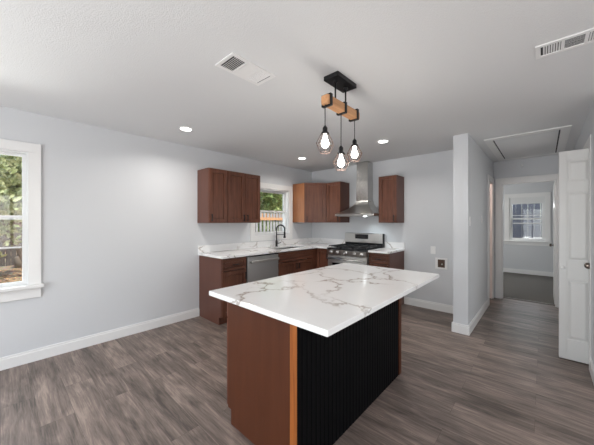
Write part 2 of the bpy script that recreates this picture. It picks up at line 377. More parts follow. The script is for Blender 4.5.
def win_x(name, hole, x_out, casw, stool=True, bottom=False, t=0.025, s=0.035, xs=0.0):
    """double-hung window in the left wall"""
    ya, yb, za, zb = hole; root = struct(empty(name, (0, (ya+yb)/2, za)))
    off = Vector(root.location)
    def add(nm, bm, m, parent=root, bev=0):
        bmesh.ops.translate(bm, verts=bm.verts, vec=-off); return obj(nm, bm, m, parent, bev)
    bm = nb(); casing_x(bm, ya, yb, za if stool else za, zb, 0, casw, 0.02, 1, bottom=bottom); add('casing', bm, M['trim'], bev=0.002)
    if stool:
        bm = nb(); box(bm, -0.02, 0.055, ya-casw-0.02, yb+casw+0.02, za-0.03, za+0.002); add('window_sill', bm, M['trim'], bev=0.004)
        bm = nb(); box(bm, 0, 0.018, ya-casw, yb+casw, za-0.13, za-0.03); add('apron', bm, M['trim'], bev=0.003)
    bm = nb()
    box(bm, x_out, 0, ya, ya+t, za, zb); box(bm, x_out, 0, yb-t, yb, za, zb); box(bm, x_out, 0, ya+t, yb-t, zb-t, zb); box(bm, x_out, -0.021, ya+t, yb-t, za, za+t)
    add('window_frame', bm, M['vinyl'], bev=0.002)
    mid = (za+zb)/2 + 0.01
    for nm, z0, z1, x0 in (('upper_sash', mid-0.02, zb-t, -0.10+xs), ('lower_sash', za+t, mid+0.02, -0.07+xs)):
        bm = nb(); a, b = ya+t, yb-t
        box(bm, x0, x0+0.028, a, a+s, z0, z1); box(bm, x0, x0+0.028, b-s, b, z0, z1)
        box(bm, x0, x0+0.028, a+s, b-s, z1-s, z1); box(bm, x0, x0+0.028, a+s, b-s, z0, z0+s)
        sash = add(nm, bm, M['vinyl'], bev=0.002)
        bm = nb(); box(bm, x0+0.012, x0+0.016, a+s, b-s, z0+s, z1-s); add('pane', bm, M['glass'], sash)
    return root
w1 = win_x('window_1', W1, -0.14, 0.09, t=0.014, s=0.026, xs=0.025)
bm = nb(); box(bm, -0.038, -0.024, -0.735, 0.14, 1.118-0.755, 1.131-0.755); bmesh.ops.translate(bm, verts=bm.verts, vec=(0, 0.2975, 0)); obj('screen_bar', bm, M['vinyl'], w1)
w2 = win_x('window_2', W2, -0.14, 0.095, stool=False, bottom=True)

# window 3: bedroom, far wall
def win_bed():
    xa, xb, za, zb = BWN; y = FW
    root = struct(empty('window_3', ((xa+xb)/2, y, za))); off = Vector(root.location)
    def add(nm, bm, m, parent=root, bev=0):
        bmesh.ops.translate(bm, verts=bm.verts, vec=-off); return obj(nm, bm, m, parent, bev)
    bm = nb(); casing_y(bm, xa, xb, za, zb, y, 0.10, 0.02, -1); add('casing', bm, M['trim'], bev=0.002)
    bm = nb(); box(bm, xa-0.12, xb+0.12, y-0.06, y+0.02, za-0.03, za); add('window_sill', bm, M['trim'], bev=0.003)
    bm = nb(); box(bm, xa-0.10, xb+0.10, y-0.018, y, za-0.11, za-0.03); add('apron', bm, M['trim'], bev=0.003)
    bm = nb(); t = 0.03
    box(bm, xa, xa+t, y, y+0.14, za, zb); box(bm, xb-t, xb, y, y+0.14, za, zb); box(bm, xa+t, xb-t, y, y+0.14, zb-t, zb); box(bm, xa+t, xb-t, y+0.021, y+0.14, za, za+t)
    add('window_frame', bm, M['vinyl'])
    mid = 1.44; s = 0.035
    for nm, z0, z1, y0 in (('upper_sash', mid-0.02, zb-t, y+0.085), ('lower_sash', za+t, mid+0.02, y+0.05)):
        bm = nb(); a, b = xa+t, xb-t
        box(bm, a, a+s, y0, y0+0.028, z0, z1); box(bm, b-s, b, y0, y0+0.028, z0, z1)
        box(bm, a+s, b-s, y0, y0+0.028, z1-s, z1); box(bm, a+s, b-s, y0, y0+0.028, z0, z0+s)
        if nm == 'lower_sash': box(bm, a+s, b-s, y0+0.002, y0+0.026, 1.305, 1.335)
        else: box(bm, a+s, b-s, y0+0.002, y0+0.026, 1.52, 1.535)
        sash = add(nm, bm, M['vinyl'])
        bm = nb(); box(bm, a+s, b-s, y0+0.012, y0+0.016, z0+s, z1-s); add('pane', bm, M['glass'], sash)
    bm = nb(); box(bm, xa+t, xb-t, y+0.005, y+0.045, zb-t-0.14, zb-t)
    for k in range(6): box(bm, xa+t, xb-t, y+0.002, y+0.005, zb-t-0.135+k*0.023, zb-t-0.12+k*0.023)
    add('raised_blind', bm, M['vinyl'])
win_bed()
def simple_win(name, ext, axis):
    root = struct(empty(name, (0, 0, 0))); bm = nb()
    if axis == 'y':
        xa, xb, za, zb = ext; y = YB - 0.08
        n = 3
        for k in range(n + 1):
            x = xa + (xb-xa)*k/n; x0 = min(max(x-0.03, xa), xb-0.06); box(bm, x0, x0+0.06, y, y+0.05, za, zb)
        box(bm, xa, xb, y+0.005, y+0.045, za, za+0.06); box(bm, xa, xb, y+0.005, y+0.045, zb-0.06, zb)
    else:
        ya, yb, za, zb = ext; x = XR + 0.04
        for k in range(4):
            v = ya + (yb-ya)*k/3; y0 = min(max(v-0.03, ya), yb-0.06); box(bm, x, x+0.05, y0, y0+0.06, za, zb)
        box(bm, x+0.005, x+0.045, ya, yb, za, za+0.06); box(bm, x+0.005, x+0.045, ya, yb, zb-0.06, zb)
    obj('window_frame', bm, M['vinyl'], root)
simple_win('window_4', WB, 'y'); simple_win('window_5', WR, 'x')  # unseen windows, added to give the room daylight

# doorways
bm = nb(); casing_y(bm, 3.15, 3.86, 0, 2.05, EW, 0.085, 0.018, -1)
box(bm, 3.15, 3.168, EW, EW+0.10, 0, 2.05); box(bm, 3.842, 3.86, EW, EW+0.10, 0, 2.05); box(bm, 3.168, 3.842, EW, EW+0.10, 2.032, 2.05)
bmesh.ops.translate(bm, verts=bm.verts, vec=(0, 0, 0)); struct(obj('trim_1', bm, M['trim'], bevel=0.002))
bm = nb(); casing_x(bm, 5.42, 5.9, 0, 2.05, 3.03, 0.085, 0.018, 1)
struct(obj('trim_2', bm, M['trim'], bevel=0.002))
bm = nb(); box(bm, 2.87, 3.03, 5.42, 5.438, 0, 2.05); box(bm, 2.87, 3.03, 5.882, 5.9, 0, 2.05); box(bm, 2.87, 3.03, 5.438, 5.882, 2.032, 2.05)
struct(obj('trim_3', bm, M['warmlit_white']))
bm = nb(); casing_x(bm, 3.77, 4.9, 0, 2.09, RX, 0.09, 0.007, -1)
struct(obj('trim_4', bm, M['trim'], bevel=0.002))
struct(B('trim_5', (3.168, 3.842, EW+0.085, EW+0.125, 0.0, 0.011), M['bronze']))
# door_1: white door, lamplight tint in its paint, standing in the hall's side doorway, open into the side room
d = struct(empty('door_1', (2.865, 5.86, 0)))
B('door_slab', (-0.42, -0.01, -0.035, 0, 0.01, 2.03), M['warmlit_white'], d)

# bifold closet leaf
def closet_leaf(name, x0, x1, y0, y1, label):
    root = empty(name, (x0, (y0+y1)/2, 0.01)); tag(root, label, 'door')
    w = x1 - x0; t = y1 - y0; Z = 2.06
    rows = [(0.20, 0.79), (0.98, 1.655), (1.745, 1.965)]; px0, px1 = 0.057, w - 0.057
    bm = nb(); box(bm, 0, px0, -t/2, t/2, 0, Z); box(bm, px1, w, -t/2, t/2, 0, Z)
    zz = [0] + [v for r in rows for v in r] + [Z]
    for i in range(0, len(zz), 2): box(bm, px0, px1, -t/2, t/2, zz[i], zz[i+1])
    obj('door_frame', bm, M['door'], root, bevel=0.002)
    for za, zb in rows:
        bm = nb(); box(bm, px0, px1, -t/2+0.009, t/2-0.009, za, zb)
        r0 = (px0+0.012, px1-0.012, za+0.012, zb-0.012); r1 = (px0+0.03, px1-0.03, za+0.03, zb-0.03)
        a = [bm.verts.new(v) for v in [(r0[0], -t/2+0.009, r0[2]), (r0[1], -t/2+0.009, r0[2]), (r0[1], -t/2+0.009, r0[3]), (r0[0], -t/2+0.009, r0[3])]]
        b = [bm.verts.new(v) for v in [(r1[0], -t/2+0.002, r1[2]), (r1[1], -t/2+0.002, r1[2]), (r1[1], -t/2+0.002, r1[3]), (r1[0], -t/2+0.002, r1[3])]]
        for i in range(4): bm.faces.new([a[i], a[(i+1) % 4], b[(i+1) % 4], b[i]])
        bm.faces.new(b); obj('raised_panel', bm, M['door'], root)
    return root
leaf1 = closet_leaf('bifold_door', 3.818, 4.088, 3.782, 3.812, 'white narrow panelled closet door leaf standing open at the right, with bronze knob')
bm = nb(); lathe(bm, [(0.008, 0), (0.008, -0.012), (0.014, -0.016), (0.015, -0.024), (0.010, -0.028)], (0.028, -0.015, 0.905), 16, 'y')
tag(obj('small_knob', bm, M['plastic'], leaf1, smooth=True), 'small white knob')
bm = nb(); lathe(bm, [(0.024, 0), (0.024, -0.005), (0.011, -0.009), (0.011, -0.025), (0.022, -0.034), (0.028, -0.046), (0.024, -0.058), (0.012, -0.062)], (0.197, -0.028, 0.945), 24, 'y')
tag(obj('door_knob', bm, M['bronze'], leaf1, smooth=True), 'round dark bronze knob')
leaf2 = closet_leaf('bifold_door', 3.818, 4.088, 3.822, 3.852, 'second white closet door leaf folded flat behind the front leaf')
bm = nb()
# bedroom door edge with knob, seen at the right of the bedroom doorway
dd = tag(empty('bedroom_door', (3.835, EW + 0.13, 0.01)), 'white bedroom door swung open beyond the hall doorway, bronze knob showing', 'door')
B('door_slab', (0.0, 0.035, 0.0, 0.70, 0, 2.02), M['door'], dd, 0.002)
bm = nb(); lathe(bm, [(0.024, 0), (0.024, -0.005), (0.011, -0.009), (0.011, -0.022), (0.022, -0.030), (0.027, -0.042), (0.022, -0.053), (0.010, -0.056)], (0.0, 0.635, 0.93), 20, 'x')
tag(obj('door_knob', bm, M['bronze'], dd, smooth=True), 'bronze door knob')

# ------------------------------------------------------------------ cabinets
def shaker(bm, x0, x1, z0, z1, y, t=0.02, fr=0.057):
    """frame + recessed panel; front face at y - t, back at y"""
    box(bm, x0, x0+fr, y-t, y, z0, z1); box(bm, x1-fr, x1, y-t, y, z0, z1)
    box(bm, x0+fr, x1-fr, y-t, y, z0, z0+fr); box(bm, x0+fr, x1-fr, y-t, y, z1-fr, z1)
    box(bm, x0+fr, x1-fr, y-0.003, y, z0+fr, z1-fr)
    g = 0.006; box(bm, x0+fr+g, x1-fr-g, y-t+0.009, y-0.003, z0+fr+g, z1-fr-g)

def pull_v(parent, x, y, z, L=0.10):
    bm = nb(); tube(bm, [(x, y, z-L/2+0.012), (x, y-0.028, z-L/2+0.012)], 0.0045, 8); tube(bm, [(x, y, z+L/2-0.012), (x, y-0.028, z+L/2-0.012)], 0.0045, 8)
    box(bm, x-0.006, x+0.006, y-0.036, y-0.025, z-L/2, z+L/2)
    return tag(obj('handle', bm, M['black'], parent, bevel=0.002), 'black bar pull')
def pull_h(parent, x, y, z, L=0.10):
    bm = nb(); tube(bm, [(x-L/2+0.012, y, z), (x-L/2+0.012, y-0.028, z)], 0.0045, 8); tube(bm, [(x+L/2-0.012, y, z), (x+L/2-0.012, y-0.028, z)], 0.0045, 8)
    box(bm, x-L/2, x+L/2, y-0.036, y-0.025, z-0.006, z+0.006)
    return tag(obj('handle', bm, M['black'], parent, bevel=0.002), 'black bar pull')

def door_part(root, x0, x1, z0, z1, y, hx=None, hz=None, name='door', horiz=False, fr=0.057, mat='cab'):
    bm = nb(); shaker(bm, x0, x1, z0, z1, y, fr=fr); d = obj(name, bm, M[mat], root, bevel=0.0015)
    if hx is not None: (pull_h if horiz else pull_v)(d, hx, y-0.02, hz)
    return d

def wall_cabinet(name, loc, rz, w, depth, h, doors, label, hand, group):
    root = empty(name, loc, rz); tag(root, label, 'cabinet', group)
    D = depth - 0.02
    bm = nb(); box(bm, 0, 0.018, -D, 0, 0, h); box(bm, w-0.018, w, -D, 0, 0, h)
    box(bm, 0.018, w-0.018, -D, 0, h-0.018, h); box(bm, 0.018, w-0.018, -D, 0, 0.0, 0.018); box(bm, 0.018, w-0.018, -0.012, 0, 0.018, h-0.018)
    obj('body', bm, M['cabside'], root, bevel=0.001)
    bm = nb(); f = 0.035; y0, y1 = -D-0.0005, -D+0.018
    box(bm, 0.0181, f, -D+0.0005, -D+0.019, 0.0181, h-0.0181); box(bm, w-f, w-0.0181, -D+0.0005, -D+0.019, 0.0181, h-0.0181)
    box(bm, f, w-f, -D+0.0005, -D+0.019, h-0.035, h-0.0181); box(bm, f, w-f, -D+0.0005, -D+0.019, 0.0181, 0.035)
    obj('face_frame', bm, M['dark'], root)
    dw = w / doors
    for k in range(doors):
        a, b = k*dw + 0.0045, (k+1)*dw - 0.0045
        hs = hand if doors == 1 else ('r' if k == 0 else 'l')
        hx = b - 0.028 if hs == 'r' else a + 0.028
        door_part(root, a, b, 0.003, h-0.003, -D, hx, 0.075)
    return root

UZ, UH = 1.35, 0.762
wall_cabinet('upper_cabinet', (0.002, 1.922, UZ), R(90), 0.298, 0.325, UH, 1, 'reddish-brown wall cabinet with one door, leftmost above the counter', 'l', 'upper cabinets')
wall_cabinet('upper_cabinet', (0.002, 2.222, UZ), R(90), 0.608, 0.325, UH, 2, 'reddish-brown wall cabinet with two doors left of the kitchen window', 'l', 'upper cabinets')
wall_cabinet('upper_cabinet', (0.6145, BW-0.002, UZ), 0, 0.318, 0.325, UH, 1, 'reddish-brown wall cabinet with one door between corner cabinet and steel hood', 'r', 'upper cabinets')
wall_cabinet('upper_cabinet', (1.680, BW-0.002, UZ), 0, 0.303, 0.325, UH, 1, 'reddish-brown wall cabinet with one door right of the steel hood', 'r', 'upper cabinets')
# diagonal corner cabinet
root = tag(empty('corner_upper_cabinet', (0.002, BW-0.002, UZ)), 'diagonal reddish-brown corner wall cabinet with an orange-tinted side panel', 'cabinet', 'upper cabinets')
bm = nb(); prism(bm, [(0, 0), (0, -0.608), (0.305, -0.608), (0.61, -0.305), (0.61, 0)], 0, UH); obj('body', bm, M['cab'], root, bevel=0.001)
bm = nb(); box(bm, 0.001, 0.304, -0.611, -0.6085, 0.001, UH-0.001); tag(obj('side_panel', bm, wood('warm_cherry_side', (0.20, 0.075, 0.032), (0.33, 0.14, 0.06), 0.3), root), 'orange-brown side panel facing the window')
dr = math.hypot(0.305, 0.303); bm = nb(); shaker(bm, 0.019, dr-0.019, 0.003, UH-0.003, 0); dcr = obj('door', bm, M['cab'], root, bevel=0.0015)
dcr.location = (0.3055, -0.6085, 0); dcr.rotation_euler = (0, 0, math.atan2(0.303, 0.305))
pull_v(dcr, 0.047, -0.02, 0.075)

def base_cabinet(name, loc, rz, w, label, layout, ends=(False, False), depth=0.6, end_mat='cabside', hand='r', group='base cabinets', cat='cabinet', toe=True):
    """layout: 'dd' drawer over door, 'sink' false front + 2 doors, 'door' full door"""
    root = empty(name, loc, rz); tag(root, label, cat, group)
    D = depth - 0.02; Hc = 0.884; tk = 0.10
    bm = nb(); box(bm, 0.0181, w-0.0181, -D+0.002, -0.002, tk, Hc-0.22 if layout == 'sink' else Hc-0.001)
    box(bm, 0.0181, w-0.0181, -D+0.062, -0.002, 0.0, tk); obj('body', bm, M['dark'], root)
    for k, (xa, xb) in enumerate(((0, 0.018), (w-0.018, w))):
        bm = nb(); prism_side = [(-D, tk), (-D+0.055, tk), (-D+0.055, 0), (0, 0), (0, Hc), (-D, Hc)]
        a = [bm.verts.new((xa, y, z)) for y, z in prism_side]; b = [bm.verts.new((xb, y, z)) for y, z in prism_side]; n = 6
        bm.faces.new(a); bm.faces.new(b[::-1])
        for i in range(n): bm.faces.new([a[i], a[(i+1) % n], b[(i+1) % n], b[i]])
        obj('side_panel', bm, M[end_mat], root)
    bm = nb()
    box(bm, 0.0185, 0.04, -D-0.0004, -D+0.0015, tk, Hc-0.001); box(bm, w-0.04, w-0.0185, -D-0.0004, -D+0.0015, tk, Hc-0.001)
    box(bm, 0.04, w-0.04, -D-0.0004, -D+0.0015, Hc-0.03, Hc-0.001); box(bm, 0.04, w-0.04, -D-0.0004, -D+0.0015, tk, tk+0.03)
    obj('face_frame', bm, M['cab'], root)
    B('toe_kick', (0.0181, w-0.0181, -D+0.055, -D+0.0615, 0, tk), M['cab'], root)
    if layout == 'dd':
        bm = nb(); shaker(bm, 0.006, w-0.006, 0.715, 0.868, -D-0.001, fr=0.04); d = obj('drawer', bm, M['cabh'], root, bevel=0.0015); pull_h(d, w/2, -D-0.021, 0.79)
        door_part(root, 0.006, w-0.006, tk+0.01, 0.705, -D-0.001, (w-0.034) if hand == 'r' else 0.034, 0.62)
    elif layout == 'sink':
        bm = nb(); shaker(bm, 0.006, w-0.006, 0.715, 0.868, -D-0.001, fr=0.04); obj('false_drawer_front', bm, M['cabh'], root, bevel=0.0015)
        door_part(root, 0.006, w/2-0.003, tk+0.01, 0.705, -D-0.001, w/2-0.034, 0.62); door_part(root, w/2+0.003, w-0.006, tk+0.01, 0.705, -D-0.001, w/2+0.034, 0.62)
    elif layout == 'door':
        door_part(root, 0.006, w-0.006, tk+0.01, 0.868, -D-0.001, (w-0.034) if hand == 'r' else 0.034, 0.75)
    return root

base_cabinet('base_cabinet', (0.002, 1.95, 0), R(90), 0.395, 'reddish-brown base cabinet with a drawer, at the open left end of the counter', 'dd')
base_cabinet('sink_base_cabinet', (0.002, 2.962, 0), R(90), 0.885, 'reddish-brown sink cabinet under the faucet, right of the dishwasher', 'sink')
# corner cabinet, L-shaped
root = tag(empty('corner_base_cabinet', (0.002, BW-0.002, 0)), 'reddish-brown corner base cabinet between sink cabinet and stove', 'cabinet', 'base cabinets')
bm = nb(); prism(bm, [(0, 0), (0, -0.697), (0.578, -0.697), (0.578, -0.578), (0.882, -0.578), (0.882, 0)], 0.10, 0.884)
prism(bm, [(0, 0), (0, -0.697), (0.52, -0.697), (0.52, -0.52), (0.882, -0.52), (0.882, 0)], 0, 0.10); obj('body', bm, M['cab'], root)
bm = nb(); shaker(bm, 0.602, 0.879, 0.11, 0.868, -0.579, fr=0.05); d_ = obj('door', bm, M['cab'], root, bevel=0.0015); pull_v(d_, 0.845, -0.599, 0.75)
base_cabinet('base_cabinet', (1.652, BW-0.002, 0), 0, 0.33, 'reddish-brown base cabinet with a drawer, right of the stove', 'dd', hand='l')

# countertops
def counter(name, parts, label, splash):
    root = tag(empty(name, (0, 0, 0)), label, 'countertop')
    bm = nb()
    for p in parts: prism(bm, p, 0.8845, 0.915)
    sl = obj('slab', bm, M['quartz'], root, bevel=0.003)
    for s in splash: B('backsplash', s, M['quartz'], root, 0.002)
    return root
# hole for the sink: x .16-.53, y 3.03-3.74
SX0, SX1, SY0, SY1 = 0.17, 0.535, 3.06, 3.73; E = 0.632
counter('l_shaped_countertop', [[(0.002, 1.93), (E, 1.93), (E, SY0), (0.002, SY0)], [(0.002, SY0), (SX0, SY0), (SX0, SY1), (0.002, SY1)], [(SX1, SY0), (E, SY0), (E, SY1), (SX1, SY1)],
    [(0.002, SY1), (E, SY1), (E, BW-0.632), (0.884, BW-0.632), (0.884, BW-0.002), (0.002, BW-0.002)]],
    'white quartz L-shaped countertop holding the sink along the wall', [(0.002, 0.02, 1.93, BW-0.022, 0.9155, 1.02), (0.0205, 0.884, BW-0.02, BW-0.002, 0.9155, 1.02)])
counter('short_countertop', [[(1.650, BW-0.632), (1.995, BW-0.632), (1.995, BW-0.002), (1.650, BW-0.002)]], 'short white quartz countertop right of the stove', [(1.650, 1.995, BW-0.02, BW-0.002, 0.9155, 1.02)])

# sink
root = tag(empty('sink', (0.35, 3.395, 0.70)), 'steel undermount sink below the black faucet', 'sink')
bm = nb(); a = 0.006; x0, x1, y0, y1 = -0.188, 0.193, -0.342, 0.342
box(bm, x0, x1, y0, y1, -0.01, -0.004); box(bm, x0, x0+a, y0, y1, -0.004, 0.183); box(bm, x1-a, x1, y0, y1, -0.004, 0.183); box(bm, x0+a, x1-a, y0, y0+a, -0.004, 0.183); box(bm, x0+a, x1-a, y1-a, y1, -0.004, 0.183)
obj('basin', bm, M['steel'], root)
bm = nb(); lathe(bm, [(0.045, 0), (0.045, 0.004), (0.03, 0.002)], (0, 0, -0.004), 20); obj('drain', bm, M['steel'], root)

# faucet
root = tag(empty('faucet', (0.10, 3.40, 0.9155)), 'tall black spring-neck kitchen faucet in front of the window', 'faucet')
bm = nb(); lathe(bm, [(0.027, 0), (0.027, 0.008), (0.021, 0.012), (0.021, 0.10), (0.018, 0.11)], (0, 0, 0), 20); obj('base', bm, M['black'], root, smooth=True)
arc = [(0, 0, 0.11), (0, 0, 0.30)]
# arch leans along the wall and towards the room
dx, dy = 0.55, 0.83
for k in range(0, 13):
    t = math.pi * k / 12; r = 0.075; s = r * (1 - math.cos(t)); arc.append((s*dx, s*dy, 0.315 + r * math.sin(t)))
arc.append((2*0.075*dx, 2*0.075*dy, 0.27))
bm = nb(); tube(bm, arc, 0.010, 10); obj('neck', bm, M['black'], root, smooth=True)
bm = nb(); turns = 26; L = len(arc) - 1
def arc_pt(u):
    u = min(max(u, 0), 0.9999) * L; i = int(u); a_ = Vector(arc[i]); b_ = Vector(arc[i+1]); return a_.lerp(b_, u - i), (b_ - a_).normalized()
sp = []
for k in range(turns*8):
    u = 0.10 + 0.9 * k / (turns*8); p, d_ = arc_pt(u); n_ = Vector((dy, -dx, 0)); b2 = d_.cross(n_); t = 2*math.pi*k/8
    sp.append(p + (n_*math.cos(t) + b2*math.sin(t)) * 0.0125)
tube(bm, sp, 0.003, 5); obj('spring', bm, M['black'], root, smooth=True)
hx, hy = 2*0.075*dx, 2*0.075*dy
bm = nb(); lathe(bm, [(0.012, 0.12), (0.017, 0.10), (0.017, 0.04), (0.023, 0.02), (0.023, 0), (0.016, -0.004)], (hx, hy, 0.155), 16); obj('spray_head', bm, M['black'], root, smooth=True)
bm = nb(); tube(bm, [(0, 0, 0.215), (hx*0.9, hy*0.9, 0.215)], 0.0055, 8); obj('spray_arm', bm, M['black'], root, smooth=True)
bm = nb(); tube(bm, [(0.02*dy, -0.02*dx, 0.06), (0.03, 0.02, 0.06), (0.045, 0.05, 0.065), (0.05, 0.075, 0.085)], [0.008, 0.008, 0.006, 0.005], 8); obj('lever', bm, M['black'], root, smooth=True)

# dishwasher
root = tag(empty('dishwasher', (0.002, 2.352, 0), R(90)), 'stainless steel dishwasher under the counter, left of the sink cabinet', 'dishwasher')
B('body', (0.003, 0.601, -0.57, -0.01, 0.10, 0.875), M['grey'], root); B('toe_panel', (0.003, 0.601, -0.53, -0.02, 0.0, 0.0995), M['black'], root)
B('door', (0.004, 0.600, -0.615, -0.571, 0.115, 0.862), M['steeld'], root, 0.004)
B('control_strip', (0.004, 0.600, -0.610, -0.571, 0.8625, 0.879), M['glossblack'], root, 0.002)
bm = nb(); tube(bm, [(0.045, -0.615, 0.795), (0.045, -0.655, 0.795)], 0.010, 10); tube(bm, [(0.559, -0.615, 0.795), (0.559, -0.655, 0.795)], 0.010, 10)
box(bm, 0.03, 0.574, -0.668, -0.645, 0.777, 0.813); tag(obj('handle', bm, M['steel'], root, bevel=0.008, segs=3), 'wide curved steel bar handle')

# range
RGX, RW = 0.888, 0.758
root = tag(empty('gas_range', (RGX, BW-0.012, 0)), 'stainless steel gas range with black cooktop and control backguard', 'stove')
B('body', (0, RW, -0.60, -0.02, 0.05, 0.885), M['steelz'], root, 0.003)
B('cooktop', (0, RW, -0.665, -0.06, 0.886, 0.915), M['enamel'], root, 0.004)
bm = nb(); prism_pts = [(-0.601, 0.80), (-0.655, 0.80), (-0.672, 0.886), (-0.601, 0.886)]
a = [bm.verts.new((0, y, z)) for y, z in prism_pts]; b = [bm.verts.new((RW, y, z)) for y, z in prism_pts]
bm.faces.new(a); bm.faces.new(b[::-1])
for i in range(4): bm.faces.new([a[i], a[(i+1) % 4], b[(i+1) % 4], b[i]])
cp = obj('control_panel', bm, M['steel'], root, bevel=0.003)
for k, x in enumerate((0.085, 0.215, 0.38, 0.545, 0.675)):
    bm = nb(); lathe(bm, [(0.026, 0), (0.026, -0.010), (0.020, -0.012), (0.019, -0.034), (0.014, -0.038)], (x, -0.664, 0.845), 20, 'y')
    box(bm, x-0.004, x+0.004, -0.706, -0.70, 0.829, 0.861); tag(obj('knob', bm, M['steel'], root, smooth=False), 'steel burner knob')
od = B('oven_door', (0.004, RW-0.004, -0.645, -0.601, 0.235, 0.79), M['steel'], root, 0.004)
tag(B('oven_window', (0.10, RW-0.10, -0.648, -0.6455, 0.34, 0.66), M['glossblack'], od), 'dark glass oven window')
bm = nb(); tube(bm, [(0.06, -0.645, 0.735), (0.06, -0.69, 0.735)], 0.009, 10); tube(bm, [(RW-0.06, -0.645, 0.735), (RW-0.06, -0.69, 0.735)], 0.009, 10)
tube(bm, [(0.03, -0.695, 0.735), (RW-0.03, -0.695, 0.735)], 0.014, 12); obj('handle', bm, M['steel'], od, smooth=True)
B('storage_drawer', (0.004, RW-0.004, -0.645, -0.601, 0.07, 0.225), M['steel'], root, 0.004)
for x in (0.04, RW-0.04):
    for y in (-0.55, -0.07):
        bm = nb(); lathe(bm, [(0.018, 0), (0.018, 0.05)], (x, y, 0), 12); obj('foot', bm, M['black'], root)
B('backguard', (0, RW, -0.075, 0, 0.9155, 1.155), M['enamel'], root, 0.004)
bg_ = B('backguard_face', (0.002, RW-0.002, -0.088, -0.0755, 0.985, 1.152), M['steel'], root, 0.003)
tag(B('display', (0.225, 0.49, -0.091, -0.0885, 1.055, 1.135), M['glossblack'], bg_), 'black glass clock display')
for k in range(3):   # burners
    pass
for x, y, r in ((0.16, -0.52, 0.045), (0.16, -0.20, 0.038), (0.38, -0.36, 0.05), (0.60, -0.52, 0.05), (0.60, -0.20, 0.038)):
    bm = nb(); lathe(bm, [(r+0.012, 0), (r+0.012, 0.006), (r, 0.008), (r, 0.016), (r*0.8, 0.02)], (x, y, 0.9155), 20); obj('burner', bm, M['iron'], root)
for x0, x1 in ((0.02, 0.255), (0.262, 0.496), (0.503, 0.738)):
    bm = nb(); z0, z1 = 0.938, 0.952; y0, y1 = -0.645, -0.085
    for y in (y0, (y0+y1)/2-0.007, y1-0.014): box(bm, x0, x1, y, y+0.014, z0, z1)
    for x in (x0, x1-0.014): box(bm, x, x+0.014, y0, y1, z0+0.001, z1-0.001)
    for x in (x0, x1-0.014):
        for y in (y0, y1-0.014): box(bm, x+0.001, x+0.013, y+0.001, y+0.013, 0.9155, z0)
    xm = (x0+x1)/2
    box(bm, xm-0.006, xm+0.006, y0+0.014, y1-0.014, z0+0.0015, z1+0.002)
    for yy in (y0+0.14, y1-0.14): box(bm, x0+0.014, x1-0.014, yy-0.006, yy+0.006, z0+0.0012, z1+0.001)
    obj('grate', bm, M['iron'], root)

# hood
root = tag(empty('range_hood', (1.308, BW-0.003, 1.46)), 'stainless steel chimney range hood over the stove', 'range hood')
w2_ = 0.372
bm = nb(); box(bm, -w2_, w2_, -0.50, 0, 0.008, 0.042); obj('lip', bm, M['steel'], root, bevel=0.002)
bm = nb(); prof = [(0, (-w2_, w2_, -0.50, 0)), ]
steps = 8; prev = None
for i in range(steps+1):
    t = i/steps; k = (1-t)**1.9
    wv = 0.118 + (w2_-0.118)*k; dv = 0.20 + (0.50-0.20)*k; z = 0.0455 + 0.235*t
    ring = [bm.verts.new(p) for p in [(-wv, -dv, z), (wv, -dv, z), (wv, 0, z), (-wv, 0, z)]]
    if prev:
        for j in range(4): bm.faces.new([prev[j], prev[(j+1) % 4], ring[(j+1) % 4], ring[j]])
    else: bm.faces.new(ring[::-1])
    prev = ring
bm.faces.new(prev); obj('canopy', bm, M['steel'], root)
B('chimney', (-0.114, 0.114, -0.196, 0, 0.281, 0.64), M['steelz'], root, 0.002)
B('chimney_extension', (-0.110, 0.110, -0.192, 0, 0.6405, 0.977), M['steelz'], root, 0.002)
B('filter', (-0.33, 0.33, -0.46, -0.05, 0.001, 0.0075), M['steel'], root)
for x in (0.17,):
    bm = nb(); lathe(bm, [(0.028, 0), (0.028, -0.006)], (x, -0.40, 0.0005), 16); tag(obj('hood_lamp', bm, M['hoodled'], root), 'round lit hood lamp')
hl = light('hood_light', 'SPOT', (1.478, BW-0.34, 1.44), 7.0, (0.85, 0.96, 1.0), (R(22), 0, 0), spot_size=R(110), spot_blend=0.9, shadow_soft_size=0.05)

# ------------------------------------------------------------------ island
IX0, IX1, IY0, IY1 = 2.102, 2.748, 1.055, 2.45
root = tag(empty('kitchen_island', (IX0, IY0, 0)), 'kitchen island cabinet in brown wood with a black beadboard back', 'kitchen island')
w, L = IX1-IX0, IY1-IY0
def isl(nm, ext, m, parent=root, bev=0): return B(nm, ext, M[m], parent, bev)
bm = nb(); box(bm, 0.002, w-0.03, 0.0205, L-0.03, 0.10, 0.883); box(bm, 0.06, w-0.03, 0.0205, L-0.03, 0, 0.10); obj('body', bm, M['dark'], root)
for nm, y0, y1, m in (('end_panel', 0.0, 0.02, 'island_side'), ('end_panel', L-0.0295, L-0.0095, 'island_side')):
    bm = nb(); pts = [(0.0, 0.10), (0.036, 0.10), (0.036, 0), (w-0.056, 0), (w-0.056, 0.884), (0, 0.884)]
    a = [bm.verts.new((x, y0, z)) for x, z in pts]; b = [bm.verts.new((x, y1, z)) for x, z in pts]
    bm.faces.new(a); bm.faces.new(b[::-1])
    for i in range(6): bm.faces.new([a[i], a[(i+1) % 6], b[(i+1) % 6], b[i]])
    obj(nm, bm, M[m], root)
tag(isl('corner_trim', (w-0.0555, w-0.003, -0.002, 0.0195, 0, 0.884), 'honey', bev=0.002), 'honey-coloured raw wood corner strip')
tag(isl('corner_trim', (w-0.0555, w+0.004, L-0.0475, L, 0, 0.884), 'island_side', bev=0.002), 'reddish-brown wood corner strip')
